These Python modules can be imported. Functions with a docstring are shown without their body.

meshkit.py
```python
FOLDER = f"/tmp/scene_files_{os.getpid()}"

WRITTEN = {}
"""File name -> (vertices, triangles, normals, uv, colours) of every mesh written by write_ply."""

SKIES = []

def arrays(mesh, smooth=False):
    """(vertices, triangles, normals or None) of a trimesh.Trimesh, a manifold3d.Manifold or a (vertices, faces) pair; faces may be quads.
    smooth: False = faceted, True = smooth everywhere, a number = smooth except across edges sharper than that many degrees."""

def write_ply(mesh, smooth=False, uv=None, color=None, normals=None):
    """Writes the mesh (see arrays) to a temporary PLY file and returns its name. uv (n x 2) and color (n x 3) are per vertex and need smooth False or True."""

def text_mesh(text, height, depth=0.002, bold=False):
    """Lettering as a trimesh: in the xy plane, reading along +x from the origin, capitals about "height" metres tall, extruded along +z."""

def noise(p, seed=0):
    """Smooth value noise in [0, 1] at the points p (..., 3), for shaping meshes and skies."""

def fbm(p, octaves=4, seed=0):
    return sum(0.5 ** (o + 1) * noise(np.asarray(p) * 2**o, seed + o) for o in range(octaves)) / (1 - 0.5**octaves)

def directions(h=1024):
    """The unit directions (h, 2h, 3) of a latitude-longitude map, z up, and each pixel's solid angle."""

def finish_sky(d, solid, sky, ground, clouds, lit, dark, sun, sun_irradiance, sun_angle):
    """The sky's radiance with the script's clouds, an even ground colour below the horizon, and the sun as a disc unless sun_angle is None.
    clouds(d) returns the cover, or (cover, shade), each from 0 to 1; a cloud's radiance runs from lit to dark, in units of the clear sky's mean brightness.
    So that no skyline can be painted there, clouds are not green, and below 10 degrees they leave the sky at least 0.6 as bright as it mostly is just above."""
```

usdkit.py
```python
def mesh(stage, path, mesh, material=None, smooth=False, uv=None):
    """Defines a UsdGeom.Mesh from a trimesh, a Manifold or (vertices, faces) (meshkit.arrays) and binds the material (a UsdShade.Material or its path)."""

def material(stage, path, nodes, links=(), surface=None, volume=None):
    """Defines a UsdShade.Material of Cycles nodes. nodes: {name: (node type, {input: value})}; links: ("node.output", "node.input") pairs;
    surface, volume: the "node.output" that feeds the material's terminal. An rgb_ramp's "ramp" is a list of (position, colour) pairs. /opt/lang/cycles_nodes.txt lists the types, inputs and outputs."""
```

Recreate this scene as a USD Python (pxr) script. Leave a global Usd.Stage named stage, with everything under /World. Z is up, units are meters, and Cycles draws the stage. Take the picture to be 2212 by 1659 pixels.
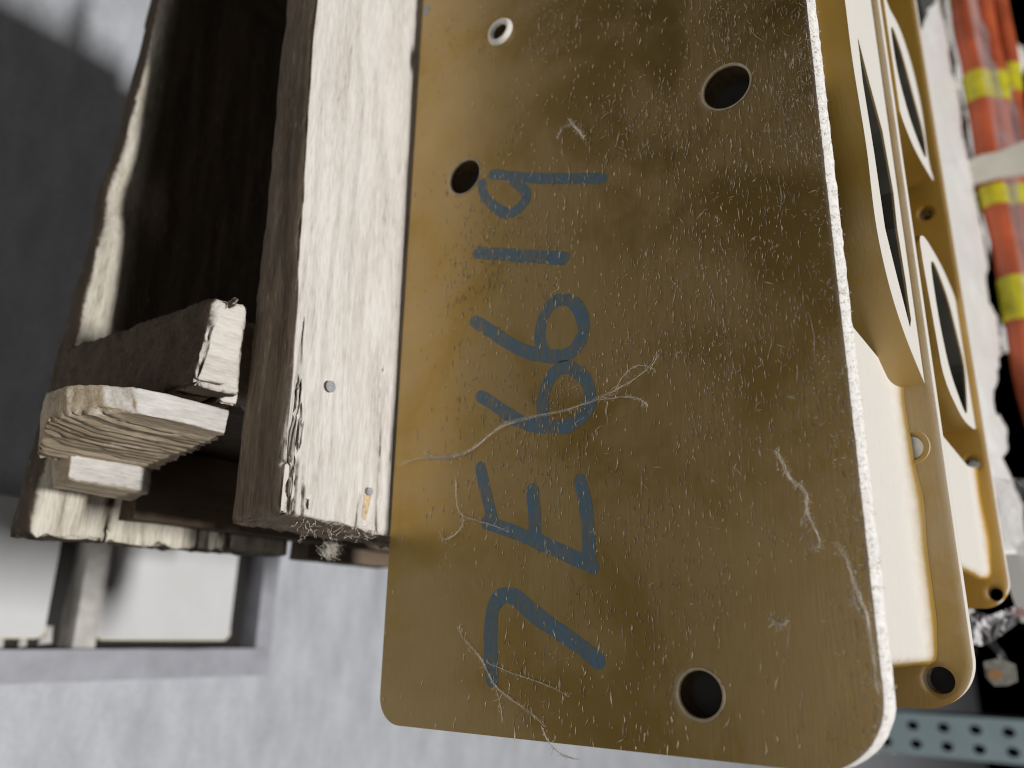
import math, random
import numpy as np, trimesh, manifold3d as m3, shapely
from shapely.geometry import Polygon, LineString, Point
from shapely.ops import unary_union
import usdkit, meshkit
from meshkit import fbm, noise
from pxr import Usd, UsdGeom, UsdLux, UsdShade, Gf, Sdf, Vt

stage = Usd.Stage.CreateInMemory()
UsdGeom.SetStageUpAxis(stage, 'Z')
UsdGeom.SetStageMetersPerUnit(stage, 1.0)
UsdGeom.Xform.Define(stage, '/World')
rng = np.random.default_rng(7)

# ------------------------------------------------------------------ camera
# world: X along the panels (their free end is +X), Y into the stack of panels, Z up. Origin: foot of the front panel on the deck board.
# The phone was held on its side, so world up points to the right of the picture.
F_PX, C = 1730.0, np.array([0.0784, -0.28, 0.2739])
R = np.array([[-0.018126582, 0.955065662, -0.295839498], [0.581218771, 0.250823389, 0.774126842], [0.813545430, -0.157915196, -0.559648661]])
def ray(x, y): return R @ np.array([(x - 1106) / F_PX, (y - 829.5) / F_PX, 1.0])
def at(x, y, axis, value):
    """the point of the plane axis=value that the sight line through a point of the 2212x1659 photograph meets"""
    d = ray(x, y); return C + d * (value - C[axis]) / d[axis]
def ats(pts, axis, value): return np.array([at(x, y, axis, value) for x, y in pts])
FOCUS = float(R[:, 2] @ (at(1350, 950, 1, 0) - C))
cam = UsdGeom.Camera.Define(stage, '/World/camera')
M = np.eye(4); M[0, :3], M[1, :3], M[2, :3], M[3, :3] = R[:, 0], -R[:, 1], -R[:, 2], C
cam.AddTransformOp().Set(Gf.Matrix4d(M.tolist()))
cam.CreateFocalLengthAttr(6.86)
cam.CreateHorizontalApertureAttr(6.86 * 2212 / F_PX)
cam.CreateVerticalApertureAttr(6.86 * 1659 / F_PX)
cam.CreateFStopAttr(1.55)
cam.CreateFocusDistanceAttr(FOCUS)
cam.CreateClippingRangeAttr((0.01, 100.0))
cam.CreateExposureAttr(0.0)

# ------------------------------------------------------------------ ceiling lamp and added fill
def rect_light(name, pos, target, w, h, intensity, color, up=(0, 1, 0)):
    l = UsdLux.RectLight.Define(stage, '/World/' + name)
    z = np.array(pos, float) - np.array(target, float); z /= np.linalg.norm(z)
    x = np.cross(up, z); x /= np.linalg.norm(x); y = np.cross(z, x)
    m = np.eye(4); m[0, :3], m[1, :3], m[2, :3], m[3, :3] = x, y, z, pos
    l.AddTransformOp().Set(Gf.Matrix4d(m.tolist()))
    l.CreateWidthAttr(w); l.CreateHeightAttr(h); l.CreateIntensityAttr(intensity); l.CreateColorAttr(color)
    return l
rect_light('ceiling_lamp', (0.34, -0.012, 3.2), (0.03, 0.0, 0.0), 0.35, 0.09, 1050.0, (1.0, 0.975, 0.945))
rect_light('added_front_fill', (0.6, -3.4, 0.75), (0.0, 0.0, 0.1), 3.2, 2.4, 1.2, (1.0, 0.97, 0.93), up=(0, 0, 1))  # added unseen fill that brightens the front faces; no known source

# ------------------------------------------------------------------ scene helpers
used = {}
def numbered(parent, name):
    k = used.setdefault((parent, name), 0); used[(parent, name)] += 1
    return name if k == 0 else f'{name}_{k:03d}'
def tag(p, label=None, cat=None, group=None, kind=None):
    for k, v in (('label', label), ('category', cat), ('group', group), ('kind', kind)):
        if v: p.SetCustomDataByKey(k, v)
    return p
def thing(name, label, cat, loc=(0, 0, 0), group=None):
    x = UsdGeom.Xform.Define(stage, '/World/' + numbered('/World', name))
    if any(loc): x.AddTranslateOp().Set(Gf.Vec3d(*map(float, loc)))
    return tag(x.GetPrim(), label, cat, group)
def obj(name, mesh, mat, parent=None, smooth=30, label=None):
    base = str(parent.GetPath()) if parent else '/World'
    p = usdkit.mesh(stage, f'{base}/{numbered(base, name)}', mesh, mat, smooth=smooth).GetPrim()
    return tag(p, label)
def cat(ms): return trimesh.util.concatenate(ms)

# ------------------------------------------------------------------ meshes
def man(pts): return m3.Manifold.hull_points(np.asarray(pts, np.float64))
def tm(m):
    if isinstance(m, trimesh.Trimesh): return m
    q = m.to_mesh(); return trimesh.Trimesh(np.array(q.vert_properties[:, :3], float), np.array(q.tri_verts), process=False)
def block(x0, x1, y0, y1, z0, z1): return m3.Manifold.cube((x1 - x0, y1 - y0, z1 - z0)).translate((x0, y0, z0))
def roughen(m, res, amp, freq=(60, 300, 300), seed=0, ends=None, end_amp=0.0, wear=0.0):
    """refines a solid and pushes its surface about with noise that runs along the grain; ends frays the +-ends axis faces"""
    t = tm(m.refine_to_length(res)); v = np.array(t.vertices)
    t.merge_vertices(); v = np.array(t.vertices); n = np.array(t.vertex_normals)
    f = np.array(freq, float)
    d = (fbm(v * f, 4, seed) - 0.5) * 2 * amp + (fbm(v * f * 0.22, 3, seed + 9) - 0.5) * amp * 2.2
    lo, hi = v.min(0), v.max(0)
    if wear:
        edge = np.abs(n).max(1) < 0.9
        d = d - edge * wear * (0.3 + 1.6 * noise(v * 130, seed + 3))
    out = v + n * d[:, None]
    if ends is not None:
        near = np.clip(1 - (hi[ends] - v[:, ends]) / 0.004, 0, 1)
        q = v.copy(); q[:, ends] *= 0.02
        out[:, ends] += near * (fbm(q * 420, 4, seed + 5) - 0.55) * 2 * end_amp
    return trimesh.Trimesh(out, t.faces, process=False)
def polys(p): return [g for g in getattr(p, 'geoms', [p]) if g.area > 1e-12]
def prism_y(p, y0, y1):
    """polygon in (x, z) made solid from y0 to y1"""
    out = []
    for g in polys(p):
        m = trimesh.creation.extrude_polygon(g, y1 - y0, engine='earcut')
        v = np.array(m.vertices); m = trimesh.Trimesh(np.stack([v[:, 0], y1 - v[:, 2], v[:, 1]], 1), m.faces, process=False)
        out.append(m)
    return cat(out)
def prism_z(p, z0, z1):
    out = []
    for g in polys(p):
        m = trimesh.creation.extrude_polygon(g, z1 - z0, engine='earcut'); m.apply_translation((0, 0, z0)); out.append(m)
    return cat(out)
def bevel_y(p, y0, y1, r=0.0012, steps=4):
    """like prism_y, with its front and back arrises rounded: a stack of thin insets at both faces"""
    ms = []
    for face, s in ((y0, 1), (y1, -1)):
        for k in range(steps):
            a0, a1 = k / steps * math.pi / 2, (k + 1) / steps * math.pi / 2
            d0, d1 = r * (1 - math.cos(a0)), r * (1 - math.cos(a1)); i0 = r * (1 - math.sin(a1 if False else a0))
            q = p.buffer(-i0 if k else -r, join_style='round', quad_segs=6)
            ya, yb = face + s * d0, face + s * d1
            ms.append(prism_y(q, min(ya, yb), max(ya, yb)))
    ms.append(prism_y(p, y0 + r, y1 - r))
    return cat(ms)
def ring_profile(cx, cz, prof, n=48):
    """a turned ring about an axis along Y: prof = [(radius, y), ...] closed"""
    a = np.linspace(0, 2 * np.pi, n, endpoint=False); k = len(prof); pr = np.array(prof)
    v = np.stack([cx + np.outer(np.cos(a), pr[:, 0]), np.tile(pr[:, 1], (n, 1)), cz + np.outer(np.sin(a), pr[:, 0])], -1).reshape(-1, 3)
    f = []
    for i in range(n):
        for j in range(k):
            A, B, D, E = i * k + j, i * k + (j + 1) % k, ((i + 1) % n) * k + (j + 1) % k, ((i + 1) % n) * k + j
            f += [(A, B, D), (A, D, E)]
    t = trimesh.Trimesh(v, f, process=False); t.fix_normals(); return t
def tube(path, r, n=10, caps=True):
    path = np.asarray(path, float); r = np.broadcast_to(r, len(path)); vs = []
    tg = np.gradient(path, axis=0); tg /= np.linalg.norm(tg, axis=1, keepdims=True) + 1e-12
    u = np.cross(tg[0], [0.3, 0.2, 0.9]); u /= np.linalg.norm(u)
    a = np.linspace(0, 2 * np.pi, n, endpoint=False)
    for p, t, q in zip(path, tg, r):
        u = u - t * (u @ t); u /= np.linalg.norm(u); w = np.cross(t, u)
        vs.append(p + q * (np.outer(np.cos(a), u) + np.outer(np.sin(a), w)))
    v = np.vstack(vs); f = []
    for i in range(len(path) - 1):
        for j in range(n):
            A, B = i * n + j, i * n + (j + 1) % n
            f += [(A, B, B + n), (A, B + n, A + n)]
    if caps:
        v = np.vstack([v, path[0], path[-1]]); s, e, L = len(v) - 2, len(v) - 1, (len(path) - 1) * n
        f += [(s, (j + 1) % n, j) for j in range(n)] + [(e, L + j, L + (j + 1) % n) for j in range(n)]
    return trimesh.Trimesh(v, f, process=False)
def spline(pts, n):
    from scipy.interpolate import CubicSpline
    p = np.asarray(pts, float); s = np.r_[0, np.cumsum(np.linalg.norm(np.diff(p, axis=0), axis=1))]
    return CubicSpline(s, p)(np.linspace(0, s[-1], n))
def grid_sheet(V):
    """V (rows, cols, 3) -> mesh"""
    r, c = V.shape[:2]; i = np.arange(r * c).reshape(r, c)
    f = np.concatenate([np.stack([i[:-1, :-1], i[1:, :-1], i[1:, 1:]], -1).reshape(-1, 3), np.stack([i[:-1, :-1], i[1:, 1:], i[:-1, 1:]], -1).reshape(-1, 3)])
    return trimesh.Trimesh(V.reshape(-1, 3), f, process=False)

# ------------------------------------------------------------------ materials
def mat(name, nodes, links, surface): return usdkit.material(stage, '/World/Looks/' + name, nodes, links, surface)
UsdGeom.Scope.Define(stage, '/World/Looks')
def plain(name, color, rough=0.6, vary=0.15, scale=60, **kw):
    c = np.array(color)
    return mat(name, {'g': ('geometry', {}), 'n': ('noise_texture', {'scale': scale, 'detail': 4}),
                      'r': ('rgb_ramp', {'ramp': [(0.3, c * (1 - vary)), (0.7, np.minimum(c * (1 + vary), 0.95))]}),
                      'p': ('principled_bsdf', {'roughness': rough, **kw})},
               [('g.position', 'n.vector'), ('n.fac', 'r.fac'), ('r.color', 'p.base_color')], 'p.BSDF')
def wood(name, axis, dark, light, top0, top1, bump=0.35, lo=0.35, hi=0.75, fine=1.0, fleck=0.12, shade_span=(0.9, 1.0, -9.0, -8.0)):
    """old timber: brown sides with grain and pale flecks; a coat of pale dust lies wherever the surface faces up, cut off by position to paint in shade"""
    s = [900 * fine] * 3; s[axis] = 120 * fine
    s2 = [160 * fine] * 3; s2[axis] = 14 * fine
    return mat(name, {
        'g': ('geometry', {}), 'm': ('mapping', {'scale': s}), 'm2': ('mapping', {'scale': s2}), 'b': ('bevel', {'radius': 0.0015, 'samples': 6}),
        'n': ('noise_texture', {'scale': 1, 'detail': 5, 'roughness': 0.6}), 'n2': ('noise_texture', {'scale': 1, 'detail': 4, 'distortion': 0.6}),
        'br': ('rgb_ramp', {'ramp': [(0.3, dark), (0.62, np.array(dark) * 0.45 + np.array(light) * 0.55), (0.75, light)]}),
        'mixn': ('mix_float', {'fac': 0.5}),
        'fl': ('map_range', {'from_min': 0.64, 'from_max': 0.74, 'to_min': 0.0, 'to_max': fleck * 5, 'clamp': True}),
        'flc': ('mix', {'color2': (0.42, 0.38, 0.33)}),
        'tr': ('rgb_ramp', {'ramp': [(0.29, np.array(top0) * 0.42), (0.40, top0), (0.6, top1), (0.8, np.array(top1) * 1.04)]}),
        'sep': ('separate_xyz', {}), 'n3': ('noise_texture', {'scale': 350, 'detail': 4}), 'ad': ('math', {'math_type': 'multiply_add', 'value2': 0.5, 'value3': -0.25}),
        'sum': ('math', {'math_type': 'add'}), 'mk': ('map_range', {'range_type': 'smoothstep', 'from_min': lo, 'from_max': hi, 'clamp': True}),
        'ps': ('separate_xyz', {}), 'cy': ('map_range', {'from_min': shade_span[0], 'from_max': shade_span[1], 'to_min': 1.0, 'to_max': 0.0, 'clamp': True}), 'cx': ('map_range', {'from_min': shade_span[2], 'from_max': shade_span[3], 'to_min': 0.0, 'to_max': 1.0, 'clamp': True}),
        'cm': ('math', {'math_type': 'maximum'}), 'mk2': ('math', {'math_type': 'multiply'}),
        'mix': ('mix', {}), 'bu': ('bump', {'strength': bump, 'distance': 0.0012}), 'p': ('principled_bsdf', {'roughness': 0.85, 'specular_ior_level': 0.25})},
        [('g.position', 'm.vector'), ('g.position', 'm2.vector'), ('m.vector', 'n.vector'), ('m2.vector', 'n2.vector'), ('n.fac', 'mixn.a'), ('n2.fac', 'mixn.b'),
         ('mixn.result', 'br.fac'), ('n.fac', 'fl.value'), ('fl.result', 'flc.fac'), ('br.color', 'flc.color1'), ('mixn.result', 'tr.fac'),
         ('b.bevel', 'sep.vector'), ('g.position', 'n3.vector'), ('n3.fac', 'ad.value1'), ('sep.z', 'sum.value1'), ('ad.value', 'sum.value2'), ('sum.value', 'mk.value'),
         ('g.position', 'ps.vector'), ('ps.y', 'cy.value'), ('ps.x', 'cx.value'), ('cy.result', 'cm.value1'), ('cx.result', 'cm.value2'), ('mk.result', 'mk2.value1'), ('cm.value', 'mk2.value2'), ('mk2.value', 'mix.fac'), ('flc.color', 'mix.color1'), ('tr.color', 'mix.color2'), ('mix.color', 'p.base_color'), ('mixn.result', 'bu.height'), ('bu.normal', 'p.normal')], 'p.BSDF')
def panel(name, base, base2, dust, rough=0.42, metal=0.0, spec=0.4, lo=0.25, hi=0.8, top=(0.665, 0.645, 0.605), rad=0.0035, grain=True, film=0.5):
    """mustard laminate under a thin grey film of dust; thick pale dust wherever the surface faces up"""
    return mat(name, {
        'g': ('geometry', {}), 'm': ('mapping', {'scale': (60, 900, 900)}), 'b': ('bevel', {'radius': rad, 'samples': 8}),
        'n1': ('noise_texture', {'scale': 14, 'detail': 5, 'roughness': 0.62, 'distortion': 0.4}), 'n2': ('noise_texture', {'scale': 1, 'detail': 4, 'roughness': 0.65}),
        'n4': ('noise_texture', {'scale': 170, 'detail': 5, 'roughness': 0.65}),
        'r1': ('rgb_ramp', {'ramp': [(0.35, base), (0.65, base2)]}),
        'f1': ('map_range', {'from_min': 0.40, 'from_max': 0.56, 'to_min': 0.0, 'to_max': film, 'clamp': True, 'range_type': 'smoothstep'}),
        'f2': ('map_range', {'from_min': 0.35, 'from_max': 0.75, 'to_min': 0.35, 'to_max': 1.3, 'clamp': True}),
        'fm': ('math', {'math_type': 'multiply', 'use_clamp': True}), 'dm': ('mix', {'color2': dust}),
        'sep': ('separate_xyz', {}), 'ad': ('math', {'math_type': 'multiply_add', 'value2': 0.35, 'value3': -0.17}), 'sum': ('math', {'math_type': 'add'}),
        'mk': ('map_range', {'range_type': 'smoothstep', 'from_min': lo, 'from_max': hi, 'clamp': True}),
        'mix': ('mix', {'color2': top}), 'rm': ('mix_float', {'a': rough, 'b': 0.95}),
        'bu': ('bump', {'strength': 0.12, 'distance': 0.0006}), 'me': ('math', {'math_type': 'multiply_add', 'value2': -metal, 'value3': metal, 'use_clamp': True}), 'me2': ('math', {'math_type': 'subtract'}), 'mx': ('math', {'math_type': 'maximum'}), 'p': ('principled_bsdf', {'specular_ior_level': spec})},
        [('g.position', 'n1.vector'), ('g.position', 'm.vector'), ('m.vector', 'n2.vector'), ('g.position', 'n4.vector'), ('n1.fac', 'r1.fac'), ('n1.fac', 'f1.value'),
         ('n2.fac', 'f2.value'), ('f1.result', 'fm.value1'), ('f2.result', 'fm.value2'), ('fm.value', 'dm.fac'), ('r1.color', 'dm.color1'),
         ('b.bevel', 'sep.vector'), ('n4.fac', 'ad.value1'), ('sep.z', 'sum.value1'), ('ad.value', 'sum.value2'), ('sum.value', 'mk.value'),
         ('mk.result', 'mix.fac'), ('dm.color', 'mix.color1'), ('mix.color', 'p.base_color'), ('mk.result', 'rm.fac'), ('rm.result', 'p.roughness'),
         ('fm.value', 'mx.value1'), ('mk.result', 'mx.value2'), ('mx.value', 'me.value1'), ('me.value', 'p.metallic'), ('n2.fac', 'bu.height'), ('bu.normal', 'p.normal')], 'p.BSDF')
W_DECK = wood('deck_wood', 0, (0.065, 0.046, 0.030), (0.29, 0.225, 0.165), (0.56, 0.525, 0.48), (0.755, 0.73, 0.695), bump=0.5)
W_STRINGER = wood('stringer_wood', 1, (0.038, 0.026, 0.015), (0.14, 0.10, 0.065), (0.55, 0.51, 0.46), (0.74, 0.70, 0.65), bump=0.6, fleck=0.06)
W_SPLIT = wood('split_wood', 1, (0.26, 0.19, 0.12), (0.70, 0.60, 0.44), (0.52, 0.50, 0.47), (0.70, 0.685, 0.66), bump=0.7, lo=0.45, hi=0.9)
W_DARK = wood('painted_shade_wood', 1, (0.05, 0.034, 0.022), (0.14, 0.10, 0.07), (0.16, 0.12, 0.08), (0.20, 0.15, 0.11), bump=0.6)  # dark tops instead of pale dust: shade painted into the boards
W_LOWER = wood('lower_board_wood', 0, (0.05, 0.034, 0.022), (0.13, 0.095, 0.065), (0.46, 0.42, 0.34), (0.74, 0.70, 0.60), bump=0.6, shade_span=(-0.078, -0.062, -0.005, 0.012))  # dust stops under the deck so the interior shade is in the colour
M_PANEL = panel('front_panel_laminate', (0.36, 0.235, 0.065), (0.49, 0.34, 0.125), (0.44, 0.305, 0.155), film=0.55, metal=0.72, rough=0.36)
M_PANEL2 = panel('panel_laminate', (0.38, 0.24, 0.06), (0.44, 0.28, 0.08), (0.45, 0.36, 0.24), film=0.65, lo=0.45, hi=0.95)
M_PANEL3 = panel('clean_panel_laminate', (0.50, 0.28, 0.035), (0.56, 0.33, 0.05), (0.5, 0.36, 0.15), film=0.12, lo=0.45, hi=0.95)
M_PANEL2W = panel('panel_wall_laminate', (0.40, 0.245, 0.04), (0.46, 0.285, 0.055), (0.40, 0.31, 0.19), film=0.45, rad=0.0010, lo=0.40, hi=1.06)
M_PANEL3W = panel('clean_wall_laminate', (0.50, 0.28, 0.035), (0.56, 0.33, 0.05), (0.5, 0.36, 0.15), film=0.2, rad=0.0010, lo=0.45, hi=1.04)
M_CAVITY = plain('painted_cavity_shade', (0.085, 0.083, 0.068), 0.7, 0.3, 60)  # dark colour stands in for the shade inside the curved walls
M_BORE = plain('painted_bore_shade', (0.10, 0.065, 0.03), 0.7, 0.35, 300)  # dark brown paints the shade on the hole walls
M_DUST = plain('dust_fluff', (0.78, 0.765, 0.74), 0.95, 0.12, 400)
M_LINT = plain('lint', (0.54, 0.45, 0.32), 0.9, 0.3, 300)
M_WEB = plain('web_silk', (0.74, 0.69, 0.60), 0.8, 0.2, 300)
M_RIM = plain('hole_rim_edge', (0.50, 0.41, 0.26), 0.6, 0.2, 300)
M_EYELET = plain('eyelet_white', (0.80, 0.77, 0.70), 0.5, 0.08, 300)
M_BLACK = plain('black', (0.012, 0.010, 0.009), 0.7)
M_YTAPE = plain('yellow_tape', (0.52, 0.47, 0.02), 0.45, 0.2, 90)
M_ORANGE = plain('orange_hose', (0.42, 0.085, 0.03), 0.5, 0.3, 25)
M_CREAM = plain('cream_strap', (0.62, 0.60, 0.52), 0.7, 0.1, 40)
M_WHITE = plain('white_laminate', (0.76, 0.77, 0.78), 0.35, 0.04, 20)
M_EDGE = plain('cream_edge_band', (0.74, 0.64, 0.42), 0.5, 0.06, 60)
M_TRAY = plain('grey_tray_paint', (0.40, 0.41, 0.46), 0.5, 0.12, 50)
M_CRATE = plain('added_carton', (0.030, 0.022, 0.018), 0.8, 0.3, 12)
M_TEAL = plain('teal_paint', (0.25, 0.325, 0.35), 0.5, 0.08, 30)
M_PAPER = plain('label_paper', (0.80, 0.79, 0.76), 0.7, 0.03, 40)
M_PINK = plain('pink_print', (0.62, 0.34, 0.32), 0.6, 0.1, 80)
M_TAN = plain('fresh_wood', (0.66, 0.50, 0.31), 0.8, 0.3, 700)
M_NAIL = plain('nail_steel', (0.33, 0.33, 0.35), 0.6, 0.25, 500)
M_MARK = mat('marker_ink', {'g': ('geometry', {}), 'm': ('mapping', {'scale': (110, 900, 700)}), 'n': ('noise_texture', {'scale': 1, 'detail': 4, 'roughness': 0.6}),
     'n1': ('noise_texture', {'scale': 120, 'detail': 3}), 'r': ('rgb_ramp', {'ramp': [(0.3, (0.085, 0.185, 0.30)), (0.55, (0.145, 0.26, 0.34)), (0.66, (0.21, 0.28, 0.29)), (0.8, (0.32, 0.28, 0.18))]}),
     'x': ('mix_float', {'fac': 0.4}), 'p': ('principled_bsdf', {'roughness': 0.45}), 't': ('transparent_bsdf', {}), 'o': ('map_range', {'from_min': 0.38, 'from_max': 0.66, 'to_min': 0.95, 'to_max': 0.22, 'clamp': True}), 'mc': ('mix_closure', {})},
    [('g.position', 'm.vector'), ('m.vector', 'n.vector'), ('g.position', 'n1.vector'), ('n.fac', 'x.a'), ('n1.fac', 'x.b'), ('x.result', 'r.fac'), ('r.color', 'p.base_color'), ('x.result', 'o.value'), ('o.result', 'mc.fac'), ('t.BSDF', 'mc.closure1'), ('p.BSDF', 'mc.closure2')], 'mc.closure')
M_FLOOR = mat('concrete', {'g': ('geometry', {}), 'm': ('mapping', {'scale': (14, 34, 14)}), 'n': ('noise_texture', {'scale': 1, 'detail': 6, 'roughness': 0.62}), 'n2': ('noise_texture', {'scale': 160, 'detail': 4}),
     'x': ('mix_float', {'fac': 0.3}), 'r': ('rgb_ramp', {'ramp': [(0.32, (0.43, 0.455, 0.50)), (0.5, (0.535, 0.56, 0.605)), (0.68, (0.65, 0.675, 0.72))]}), 'p': ('principled_bsdf', {'roughness': 0.6})},
    [('g.position', 'm.vector'), ('m.vector', 'n.vector'), ('g.position', 'n2.vector'), ('n.fac', 'x.a'), ('n2.fac', 'x.b'), ('x.result', 'r.fac'), ('r.color', 'p.base_color')], 'p.BSDF')
M_FILM = mat('white_plastic_film', {'g': ('geometry', {}), 'n': ('noise_texture', {'scale': 26, 'detail': 5}), 'r': ('rgb_ramp', {'ramp': [(0.3, (0.84, 0.83, 0.81)), (0.7, (0.90, 0.89, 0.87))]}),
     'p': ('principled_bsdf', {'roughness': 0.4}), 't': ('translucent_bsdf', {'color': (0.8, 0.79, 0.76)}), 'x': ('mix_closure', {'fac': 0.12})},
    [('g.position', 'n.vector'), ('n.fac', 'r.fac'), ('r.color', 'p.base_color'), ('p.BSDF', 'x.closure1'), ('t.BSDF', 'x.closure2')], 'x.closure')
M_CLEAR = mat('clear_plastic_film', {'t': ('transparent_bsdf', {'color': (0.92, 0.92, 0.93)}), 'd': ('principled_bsdf', {'base_color': (0.62, 0.61, 0.62), 'roughness': 0.25}), 'f': ('fresnel', {'IOR': 1.6}),
     'a': ('math', {'math_type': 'multiply_add', 'value2': 1.0, 'value3': 0.07, 'use_clamp': True}), 'x': ('mix_closure', {})},
    [('f.fac', 'a.value1'), ('a.value', 'x.fac'), ('t.BSDF', 'x.closure1'), ('d.BSDF', 'x.closure2')], 'x.closure')

# ================================================================== setting
FLOOR = -0.5
g = np.linspace(-1, 1, 3)
fl = obj('concrete_floor', block(-3.5, 3.5, -0.8, 6.0, FLOOR - 0.1, FLOOR), M_FLOOR, smooth=False)
tag(fl, 'light grey worn concrete floor below the pallet', kind='structure')

# ================================================================== timber pallet
pallet = thing('timber_pallet', 'worn dusty timber pallet carrying the row of mustard panels', 'pallet')
AX1 = 0.036
deck_solid = man([(-0.395, -0.0775, -0.026), (-0.395, -0.0775, -0.0055), (-0.395, 0.05, -0.0055), (-0.395, 0.05, -0.026), (AX1, -0.0655, -0.030), (AX1 - 0.004, -0.0645, 0), (AX1 + 0.002, 0.05, 0), (AX1 + 0.002, 0.05, -0.030)])
# drying cracks along the front arris near the end, two knots knocked out
for (x0, x1, y0, y1, w, d) in ((-0.03, 0.05, -0.0605, -0.0615, 0.0009, 0.006), (-0.012, 0.05, -0.0575, -0.0572, 0.0007, 0.005), (-0.06, 0.012, -0.0620, -0.0635, 0.0007, 0.004), (0.005, 0.05, -0.0540, -0.0515, 0.0006, 0.005), (-0.05, 0.05, -0.0100, -0.0060, 0.0004, 0.003), (0.014, 0.05, -0.0195, -0.0210, 0.0007, 0.004), (-0.02, 0.03, -0.0590, -0.0600, 0.0006, 0.004)):
    deck_solid -= man([(x0, y0, 0.002), (x1, y1 - w, 0.002), (x1, y1 + w, 0.002), ((x0 + x1) / 2, (y0 + y1) / 2 - w, 0.002), ((x0 + x1) / 2, (y0 + y1) / 2 + w, 0.002), (x0 + 0.004, y0, -d * 0.4), ((x0 + x1) / 2, (y0 + y1) / 2, -d), (x1, y1, -d)])
for (x, y, r_) in ((0.0290, -0.0600, 0.0022), (0.0270, -0.0500, 0.0013), (0.022, -0.0615, 0.0012)):
    deck_solid -= m3.Manifold.sphere(r_, 16).scale((1.6, 0.9, 1.6)).translate((x, y, 0.0))
deck = roughen(deck_solid, 0.0030, 0.0006, (25, 330, 330), 3, ends=0, end_amp=0.0045, wear=0.0012)
dv = np.array(deck.vertices); fr = np.clip((-0.03 - dv[:, 1]) / 0.02, 0, 1)
dv[:, 1] += fr * ((fbm(np.c_[dv[:, 0] * 22, dv[:, 2] * 20, 0 * dv[:, 0]], 3, 2) - 0.5) * 0.0035)
slits = None
deck = trimesh.Trimesh(dv, deck.faces, process=False)
obj('deck_board', deck, W_DECK, pallet, smooth=50, label='top deck board with a pale dusted upper face and frayed end')
for y0, y1, x1 in ((0.075, 0.165, 0.028), (0.19, 0.28, 0.03)):
    obj('deck_board', roughen(block(-0.395, x1, y0, y1, -0.024, -0.001), 0.009, 0.0006, (25, 330, 330), 5), W_DECK, pallet, smooth=50)
ZB = -0.157
fa_, fb_ = at(350, 0, 2, ZB), at(72, 1120, 2, ZB); fs = (fb_[1] - fa_[1]) / (fb_[0] - fa_[0]); fy = lambda x: fa_[1] + fs * (x - fa_[0])
xe = at(300, 1168, 2, ZB)[0]
low_solid = man([(-0.395, fy(-0.395), ZB - 0.018), (-0.395, fy(-0.395), ZB), (-0.395, 0.07, ZB), (-0.395, 0.07, ZB - 0.018), (xe + 0.003, fy(xe) - 0.001, ZB - 0.019), (xe + 0.003, fy(xe), ZB), (xe, 0.07, ZB), (xe, 0.07, ZB - 0.019)])
for px_, L_ in ((232, 0.03), (432, 0.045), (500, 0.02), (475, 0.012)):
    yy = at(px_, 1150, 2, ZB)[1]
    low_solid -= man([(xe + 0.006, yy - 0.0008, ZB + 0.002), (xe + 0.006, yy + 0.0008, ZB + 0.002), (xe - L_, yy + 0.0015, ZB + 0.002), (xe + 0.006, yy, ZB - 0.012), (xe - L_ * 0.5, yy + 0.0008, ZB - 0.009)])
low = roughen(low_solid,
              0.0045, 0.0012, (25, 300, 300), 11, ends=0, end_amp=0.004, wear=0.002)
lv = np.array(low.vertices); fr = np.clip((-0.05 - lv[:, 1]) / 0.02, 0, 1)
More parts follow.
